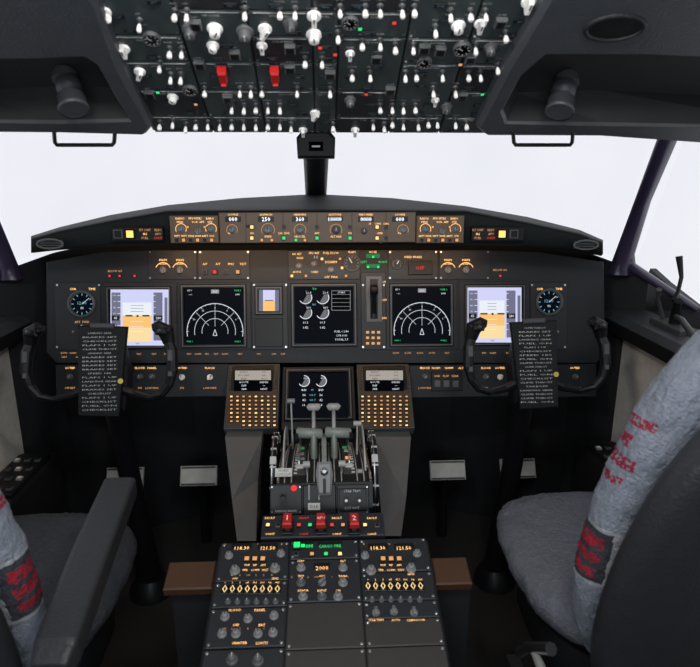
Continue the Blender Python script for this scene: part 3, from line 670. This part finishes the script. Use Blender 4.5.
def arcplate(x,th,m,r0,r1,a0,a1,cy=1.42,cz=.585):
    b=MB(); rs=[]
    for i in range(13):
        a=R(a0+(a1-a0)*i/12); c,s=math.cos(a),math.sin(a)
        rs.append([(x-th,cy+r0*c,cz+r0*s),(x+th,cy+r0*c,cz+r0*s),(x+th,cy+r1*c,cz+r1*s),(x-th,cy+r1*c,cz+r1*s)])
    b.rings(rs,m,TI); return b
ob('lever_guide',arcplate(.099,.0018,lgrey,.10,.135,15,155),tq); ob('lever_guide',arcplate(-.099,.0018,lgrey,.10,.130,15,155),tq)
ob('lever_guide',arcplate(.062,.0016,metal,.08,.104,30,140),tq); ob('lever_guide',arcplate(-.062,.0016,metal,.08,.104,30,140),tq)
ob('center_divider',arcplate(0,.006,leverg,.04,.110,30,150),tq)
LM=TI@frame(W((0,1.262,.672)),62)
b=MB(); b.poly([(-.014,-.045),(.014,-.045),(.020,0),(.016,.030),(-.016,.030),(-.020,0)],0,.012,knobg,.005,LM); b.lathe([(.009,.010),(.009,.018),(.004,.020)],metal,LM@Matrix.Translation((0,.008,0)),12); b.slab(-.003,-.04,.003,-.008,.011,.015,black,.001,LM); ob('lift_gate',b,tq)
Aq=Fr((0,1.248,.63),65)
b=MB(); b.pslab(Aq,270,484,302,515,-.01,.003,modm,.002); b.pslab(Aq,303,484,336,515,-.01,.003,black,.002); b.pslab(Aq,337,484,369,515,-.01,.003,modm,.002); b.pslab(Aq,339,488,366,511,.002,.008,black,.001)
b.text(Aq,352,491,'STAB TRIM',2.4,print_w,.0095); b.text(Aq,352,508,'CUT OUT',2.4,print_w,.0095); b.text(Aq,286,511,'PARKING BRAKE',2.0,print_w,.0045,24); b.pslab(Aq,275,468,292,477,.0,.004,placard); b.text(Aq,283.5,470.5,'HORN',2.4,black,.0048); b.text(Aq,283.5,474.5,'CUTOUT',2.4,black,.0048,14); b.rect(Aq,308,503,320,510,placard,.0045); b.text(Aq,314,506.5,'IDLE',3,black,.005)
for x in (309,319): b.rect(Aq,x-.5,485,x+.5,500,lgrey,.0042)
for x in (272,300,367): 
    for y in (487,512): b.disc(Aq,x,y,.9,metal,.0045,8)
ap_=ob('switch_face',b,tq,TI@Aq.M)
for x in (346,359): ob('toggle_switch',TOG,ap_,Matrix.Translation(Aq.uv(x,500,.008))@Matrix.Scale(.02,4))
b=MB(); b.lathe([(.007,0),(.007,.006),(.005,.010),(.002,.012)],rglow,Matrix.Translation(Aq.uv(294,488,.003)),14); ob('parking_brake_light',b,ap_)
b=MB(); b.tube([Aq.uv(283,497,.003),Aq.uv(283,500,.03)],[.006,.008],black,10); ob('parking_brake_lever',b,ap_)
# =====================================================  AFT PEDESTAL
A=Fr((0,1.12,.595),17)
fp=root('fire_control_panel',A.M,'black fire control panel with three red pull handles','control panel')
b=MB(); b.pslab(A,262,514,384,540,-.03,.006,modm,.002)
for x in (270,304,337,372): 
    for y,t in ((518,'FAULT'),(534,'OVHT')): b.text(A,x,y,t,2.4,amber if x!=304 else rglow,.0075,14)
ob('panel_plate',b,fp)
for x,t in ((288,'1'),(321,'APU'),(354,'2')):
    b=MB(); p=A.uv(x,532); b.slab(p.x-.012,p.y-.014,p.x+.012,p.y+.022,.006,.012,black); b.slab(p.x-.005,p.y-.008,p.x+.005,p.y+.012,.012,.03,steel); h_=ob('handle_base',b,fp)
    b=MB(); b.poly([(p.x-.010,p.y-.014),(p.x+.010,p.y-.014),(p.x+.009,p.y+.018),(p.x-.009,p.y+.018)],.028,.042,red,.003)
    vs,fs=textmesh(t); b.add([W((p.x,p.y+.002,.0427))+v*.013*(1 if t!='APU' else .5) for v in vs],fs,white); ob('fire_handle',b,h_)
for x,m_ in ((268,B_AMB),(278,B_OFF),(299,B_RED),(310,B_GRN),(332,B_RED),(343,B_DIM),(365,B_AMB),(377,B_OFF)): inst('lit_button',m_,A,fp,x,526,.005,.006)
cons=root('radio_console',A.M,'aft pedestal console with radio panels, amber legends and grey knobs','control console')
xl=A.uv(222,541).x; xr=A.uv(426,541).x; vt=A.uv(320,542).y
b=MB(); b.slab(xl-.004,-.62,xr+.004,vt,-.05,-.002,dark,.004); b.slab(xl+.006,.50,xr-.006,1.08,0,.42,dark,.004,A.I); ob('console_body',b,cons)
cw=(xr-xl)/3
def vy(py): return A.uv(320,py).y
let=MB()
layout={0:[(542,580,modm),(581,606,modm),(607,646,modm),(648,690,modm)],1:[(542,560,modm),(561,603,modm),(604,650,steel),(651,690,steel)],2:[(542,575,modm),(576,604,modm),(605,622,modm),(623,650,steel),(651,690,steel)]}
mo={}
for c_,rows_ in layout.items():
    for i,(a0,a1,mm) in enumerate(rows_):
        b=MB(); x0=xl+c_*cw; b.slab(x0+.0012,vy(a1),x0+cw-.0012,vy(a0),-.002,.005,modm if mm is modm else blankm,.0018)
        for xx in (x0+.007,x0+cw-.007):
            for yy in (vy(a0)-.006,vy(a1)+.006): b.lathe([(.003,.005),(.003,.0062),(.001,.0064)],metal,Matrix.Translation((xx,yy,0)),8)
        mo[(c_,i)]=ob('console_module',b,cons)
def ai(key,name,me,px,py,s,h=.005,rot=0): inst(name,me,A,mo[key],px,py,s,h,rot)
def lcd(key,x,y,t,w=13,hh=4,m_=wglow):
    b=MB(); b.pslab(A,x-w/2,y-hh/2-1,x+w/2,y+hh/2+1,.004,.0065,black,.0005); b.text(A,x,y,t,hh-.5,m_,.0072,w-2); ob('frequency_window',b,mo[key])
def lab(x,y,t,m_=amber,hh=2.2,w=None): let.text(A,x,y,t,hh,m_,.0062,w)
for key,cx in (((0,0),255),((2,0),391)):
    lcd(key,cx-13,548,'118.30',20,4.5,amber); lcd(key,cx+13,548,'121.50',20,4.5,amber)
    for dx in (-26,26): ai(key,'rotary_knob',K_LG,cx+dx,556 if dx<0 else 554,.0075)
    for dx,dy in ((-20,571),(20,569)): ai(key,'rotary_knob',K_LG,cx+dx,dy,.009)
    for dx in (-8,0,8): ai(key,'lit_button',B_DIM,cx+dx,560,.006); lab(cx+dx,565,('VHF','HF','AM')[(dx+8)//8],w=7)
    for dx,t in ((-10,'TFR'),(0,'COMM'),(10,'TEST')): lab(cx+dx,570,t,w=8)
    for dx,t in ((-20,'OFF'),(20,'SENS')): lab(cx+dx,578.5 if key[0]==0 else 574,t,w=12)
b=MB(); b.slab(-1.15,-1.7,1.15,1.7,0,0.6,black,0.25)
vs,fs=textmesh('0'); b.add([W((v.x*2.6,v.y*2.7,.66)) for v in vs],fs,creamk); AB=b.mesh('audio_button')
for key,cx,y0 in (((0,1),251,590),((2,1),394,587)):
    for i in range(8):
        lab(cx-26+7.5*i,y0-7.5,('1','2','3','HF','FLT','SVC','PA','INT')[i],hh=1.8,w=5)
        ai(key,'audio_button',AB,cx-26+7.5*i,y0,.0062)
for i in range(6): ai((0,1),'rotary_knob',K_GREY,228+9.5*i,602,.005); ai((2,1),'rotary_knob',K_GREY,372+9.5*i,600,.005)
lcd((1,0),330,546,'CARGO FIRE',24,4,gglow)
lcd((1,0),308,546,'8888',12,5,gglow)
ai((1,0),'lit_button',B_HOT,297,547,.0085); ai((1,0),'lit_button',B_HOT,303,547,.005)
for x,m_ in ((296,B_OFF),(312,B_DIM),(326,B_GRN),(340,B_AMB)): ai((1,0),'lit_button',m_,x,555,.005)
for x,y,mm,t in ((301,568,K_LG,'STBY'),(322,583,K_BAR,'ATC'),(343,568,K_LG,'ALT'),(301,583,K_GREY,'TEST'),(343,583,K_LG,'TA/RA'),(303,597,K_LG,'XPNDR'),(322,597,K_GREY,'IDENT'),(338,597,K_LG,'ON')):
    ai((1,1),'rotary_knob',mm,x,y,.008,rot=random.choice((0,30,-40))); lab(x,y-7 if y!=597 else 590.5,t,w=13)
lcd((1,1),322,568,'2000',16,5,amber)
for x,y in ((225,617),(274,616),(222,634),(236,634),(258,634),(273,633),(248,619)): ai((0,2),'rotary_knob',K_LG,x,y,.0075)
for x,y,t in ((235,610,'FLOOD'),(260,610,'PANEL'),(240,643,'PRINTER'),(236,625,'OFF'),(262,625,'BRT'),(262,643,'LIGHTS')): lab(x,y,t,hh=2.6)
for x,y in ((376,613),(394,612),(414,613)): ai((2,2),'rotary_knob',K_BAR,x,y,.0075)
for x,y,t in ((376,620,'STAB TRIM'),(416,620,'CABIN DOOR'),(396,620,'AUTO')): lab(x,y,t,hh=2.2,w=18)
for x,y in ((232,660),(258,661)): ai((0,3),'rotary_knob',K_GREY,x,y,.009)
for key,x0,x1,y in (((0,0),226,284,544),((0,0),232,280,575),((0,2),224,280,628.5),((2,0),364,420,544),((1,1),292,352,577)):
    x=x0
    while x<x1: lab(x,y,random.choice(['1','2','OFF','ON','L','R','B']),amberd,1.8,6); x+=8
ob('lettering',let,cons)
for x0,x1,y0,y1 in ((164,213,551,580),(434,471,547,575)):
    r_=root('kick_panel',A.M,'flat brown panel beside the aft console','panel','brown panels beside the console')
    b=MB(); b.pslab(A,x0,y0,x1,y1,-.05,-.03,brown,.003); ob('top_plate',b,r_)
    b=MB(); p0=A.M@A.uv(x0+2,y1-1); p1=A.M@A.uv(x1-2,y0+1); b.slab(p0.x,p0.y+.03,p1.x,p1.y,0,p0.z-.045,dark,.003,A.I); ob('riser',b,r_)
# =====================================================  CONTROL YOKES
def arc_pts(sg): return [(sg*x,v,n) for x,v,n in [(.03,-.045,-.02),(.08,-.066,-.02),(.125,-.076,-.01),(.158,-.066,.0),(.178,-.040,.005),(.187,-.005,.01),(.185,.045,.01),(.174,.080,.008)]]
def yoke(x):
    r_=root('control_yoke',Matrix.Translation((x,1.74,0)),'black control column and wheel with clipped checklist board','control yoke','pilot control yokes')
    RI=Matrix.Translation((0,-1.74,0)); c=W((0,1.52,.852)); WM=RI@frame(c,72)
    b=MB(); b.tube([(0,1.74,.0),(0,1.70,.25),(0,1.62,.60),(0,1.58,.80),(0,1.58,.86)],[.045,.034,.030,.034,.030],mblack,14,.8,RI); 
    b.lathe([(.07,0),(.065,.03),(.04,.07)],black,RI@Matrix.Translation((0,1.74,0)),20); ob('column',b,r_)
    b=MB(); b.poly([(-.055,-.11),(.055,-.11),(.062,0),(.045,.06),(-.045,.06),(-.062,0)],-.07,-.012,mblack,.01)
    wh=ob('wheel_hub',b,r_,WM)
    for sg in (-1,1):
        b=MB(); b.tube(arc_pts(sg),[.016,.012,.010,.011,.013,.016,.017,.015],mblack,8,.9,up=W((0,0,1)),smooth=False); 
        b.tube([(sg*.178,.068,.008),(sg*.172,.098,.015),(sg*.150,.110,.022),(sg*.138,.108,.024)],[.016,.022,.017,.009],mblack,8,1,up=W((0,0,1)),smooth=False)
        b.slab(min(sg*.150,sg*.180),.088,max(sg*.150,sg*.180),.106,.030,.044,mblack,.003)
        b.lathe([(.006,0),(.006,.012),(.003,.016)],steel,Matrix.Translation((sg*.165,.098,.042)),10)
        b.slab(sg*.184-.007,.02,sg*.184+.007,.05,.018,.028,steel,.002)
        b.slab(sg*.184-.006,-.02,sg*.184+.006,-.005,.018,.026,steel,.002)
        ob('grip',b,wh)
    b=MB(); b.poly([(-.052,-.122),(.052,-.122),(.064,.115),(-.064,.115)],-.008,.004,black,.003)
    b.slab(-.03,.108,.03,.122,-.004,.012,steel,.003)
    bd=ob('checklist_board',b,wh,Matrix.Rotation(R(-2 if x<0 else 2),4,'Z'))
    l=MB()
    for i in range(20):
        t=random.choice(['LANDING GEAR','FLAPS 1 UP','SPEED 180','CHECKLIST','TAKEOFF','BRAKES SET','FUEL ON','CLIMB THRUST'])
        vs,fs=textmesh(t); k_=.0042; vs=[v*k_ for v in vs]; mxx=max(v.x for v in vs); s_=.044/mxx if i%5 else .030/mxx
        l.add([W((v.x*s_-.002,v.y+.096-.0105*i,.005)) for v in vs],fs,placard)
    ob('printed_list',l,wh)
    l=MB(); l.lathe([(.007,.004),(.007,.007)],yel,Matrix.Translation((.052,-.03,0)),12); ob('marker_dot',l,wh)
yoke(-.58); yoke(.575)
# =====================================================  RUDDER PEDALS
for x in (-.71,-.45,.45,.71):
    r_=root('rudder_pedal',Matrix.Translation((x,2.02,0)),'metal rudder pedal on a dark arm, pale for footwell light gaps','pedal','rudder pedals')
    MM=Matrix.Translation((0,-.05,.30))@Matrix.Rotation(R(62),4,'X')
    b=MB(); b.slab(-.065,-.035,.065,.035,-.006,.006,placard,.003,MM); b.slab(-.06,-.032,.06,-.026,.006,.009,steel,.001,MM); b.slab(-.06,.026,.06,.032,.006,.009,steel,.001,MM)  # plate colour kept pale to stand in for light gaps in the footwell
    ob('foot_plate',b,r_)
    b=MB(); b.tube([(0,0,.0),(0,.0,.15),(0,-.03,.28)],[.02,.015,.015],black,8); ob('arm',b,r_)
# side consoles
for sg in (-1,1):
    r_=root('side_console',Matrix.Translation((sg*.945,1.68,0)),'dark side console box with switch buttons and black cover','console')
    b=MB(); b.poly([(-.06,-.24),(.06,-.24),(.06,.20),(-.06,.20)],0,.45,dark,.01); ob('console_box',b,r_)
    b=MB(); b.slab(-.052,-.10,.052,.16,.45,.462,black,.003); pl=ob('switch_plate',b,r_)
    for i in range(3):
        for j in range(4): ob('push_button',B_OFF if (i+j)%3 else B_WHT,pl,Matrix.Translation((-.032+.032*i,-.07+.06*j,.462))@Matrix.Scale(.008,4))
for sg in (-1,1):
    r_=root('window_crank',Matrix.Translation((sg*1.03,1.66,.925)),'black sliding window crank handle and latch arm','window handle','sliding window cranks')
    b=MB(); b.tube([(0,0,-.02),(0,0,.04),(-sg*.01,-.02,.07)],[.018,.012,.011],black,10); b.slab(-.03,-.08,.03,.08,-.02,-.002,steel,.004); ob('pivot',b,r_)
    b=MB(); b.tube([(-sg*.01,0,.065),(sg*.01,.02,.09),(sg*.02,.03,.13),(sg*.01,.04,.19)],[.008,.006,.006,.010],black,8); b.tube([(0,0,.02),(-sg*.03,-.08,.03),(-sg*.03,-.14,.0)],[.008,.008,.010],steel,8); b.tube([(0,.06,0),(-sg*.02,.07,.06),(-sg*.03,.05,.09)],[.007,.006,.009],steel,8); ob('crank_arm',b,r_)
# =====================================================  SEATS
def sring(cx,cy,z,w,d,n=20,e=3.2):
    out=[]
    for i in range(n):
        a=2*math.pi*i/n; c_,s_=math.cos(a),math.sin(a)
        out.append((cx+w*math.copysign(abs(c_)**(2/e),c_),cy+d*math.copysign(abs(s_)**(2/e),s_),z))
    return out
def subs(o,l=1):
    m=o.modifiers.new('smooth','SUBSURF'); m.levels=l; m.render_levels=l
def fuzz(o,s=.010,lv=4):
    subs(o,lv)
    for sc_,st_ in ((.060,s),(.008,s*.5)):
        tx=D.textures.new('fleece','CLOUDS'); tx.noise_scale=sc_; tx.noise_depth=2
        m=o.modifiers.new('fleece','DISPLACE'); m.texture=tx; m.strength=st_; m.mid_level=.5; m.texture_coords='LOCAL'
def seat(sg,cx,y0,arm):
    r_=root('pilot_seat',Matrix.Translation((cx,y0,0)),('sheepskin covered pilot seat with red stitching and lowered padded armrest' if arm else 'blue grey sheepskin covered pilot seat with red stitching and dark shell'),'seat')
    b=MB()
    secs=[(.46,.0,.16,.18),(.485,.0,.215,.235),(.53,.0,.238,.250),(.56,0,.228,.24),(.572,0,.18,.20)]
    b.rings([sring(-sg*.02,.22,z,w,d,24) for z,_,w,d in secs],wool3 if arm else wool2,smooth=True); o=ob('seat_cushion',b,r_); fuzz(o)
    b=MB(); b.rings([sring(0,.20,z,w,d,20) for z,w,d in ((.30,.15,.17),(.36,.20,.21),(.46,.205,.22))],dark,smooth=True); ob('seat_pan',b,r_)
    b=MB(); b.rings([sring(0,.18,z,w,d,16) for z,w,d in ((0,.17,.22),(.03,.15,.2),(.08,.10,.12),(.31,.10,.12))],steel,smooth=False); ob('seat_base',b,r_)
    def back(off,ws,dd,m,zr,xo=0):
        b=MB(); rs=[]
        n=len(ws)
        for i,w in enumerate(ws):
            t=i/(n-1); z=zr[0]+(zr[1]-zr[0])*t; y=.0-.17*(z-.5)/.7+off
            dq=dd*(1 if 0<i<n-1 else .6); rs.append(sring(xo,y,z,w,dq,24,3))
        b.rings(rs,m,smooth=True); return b
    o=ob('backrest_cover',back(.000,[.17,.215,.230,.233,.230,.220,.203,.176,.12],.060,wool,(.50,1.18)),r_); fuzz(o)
    o=ob('backrest_shell',back(-.085,[.16,.20,.220,.230,.228,.220,.203,.170,.11],.042,shellm,(.42,1.11)),r_); subs(o,2)
    if arm:
        pts=[(.268,.235,.742),(.268,.225,.75),(.295,.0,.752),(.322,-.20,.752),(.324,-.23,.745)]
        rs=[]
        for i,(x,y,z) in enumerate(pts):
            w=.031 if 0<i<4 else .026; h_=.022 if 0<i<4 else .016
            if i>=3: w-=.003
            rs.append([(x+w*math.copysign(abs(math.cos(a))**.3,math.cos(a)),y,z+h_*math.copysign(abs(math.sin(a))**.3,math.sin(a))) for a in [2*math.pi*k2/24 for k2 in range(24)]])
        b=MB(); b.rings(rs,shellm,smooth=False); a_=ob('armrest',b,r_)
        b=MB(); b.tube([(.305,-.16,.735),(.27,-.12,.60),(.20,-.06,.50)],[.022,.02,.018],steel,8); ob('bracket',b,a_)
    else:
        b=MB(); b.tube([(-.245,-.02,.52),(-.262,.05,.46),(-.255,.10,.40)],[.012,.010,.010],metal,8); b.tube([(-.255,.03,.47),(-.27,-.08,.50)],[.008,.010],lgrey,8); ob('recline_lever',b,r_)
    b=MB()
    for x in (-.12,.12): b.slab(x-.02,-.25,x+.02,.5,0.0,.02,metal,.003)
    ob('floor_rail',b,r_)
seat(1,.65,.90,False)
seat(-1,-.67,.86,True)
# =====================================================  LIGHT
w=D.worlds.new('overcast'); SC.world=w; w.use_nodes=True; nt=w.node_tree; bg=nt.nodes['Background']
n=nt.nodes.new('ShaderNodeTexNoise'); n.inputs['Scale'].default_value=6; n.inputs['Detail'].default_value=5
cr=nt.nodes.new('ShaderNodeValToRGB'); cr.color_ramp.elements[0].color=(.82,.83,.90,1); cr.color_ramp.elements[1].color=(.94,.95,1,1)
nt.links.new(n.outputs['Fac'],cr.inputs[0]); nt.links.new(cr.outputs[0],bg.inputs['Color']); bg.inputs['Strength'].default_value=1.0
def area(name,loc,target,sx,sy,e,col):
    l=D.lights.new(name,'AREA'); l.shape='RECTANGLE'; l.size=sx; l.size_y=sy; l.energy=e; l.color=col
    o=D.objects.new(name,l); COL.objects.link(o); o.location=loc; o.rotation_euler=(W(target)-W(loc)).to_track_quat('-Z','Y').to_euler(); return o
area('glareshield_flood_light',(0,1.72,1.148),(0,1.85,.98),1.0,.02,1.2,(1,.60,.33))
area('added_ceiling_fill',(0,.1,1.9),(0,.9,.5),.5,.4,7,(.9,.95,1))  # unseen ceiling fill, added to lift the pedestal and rear
area('added_back_fill',(0,-.6,1.05),(0,1.2,1.5),1.0,.5,10.5,(.92,.96,1))  # fill lamp added behind the camera to brighten switches and panels
for sg in (-1,1): area('added_side_fill',(-sg*.30,.35,1.80),(sg*1.0,1.30,.55),.12,.12,4.5,(1,.97,.92))  # unseen lamp pair added to brighten side walls and cushions
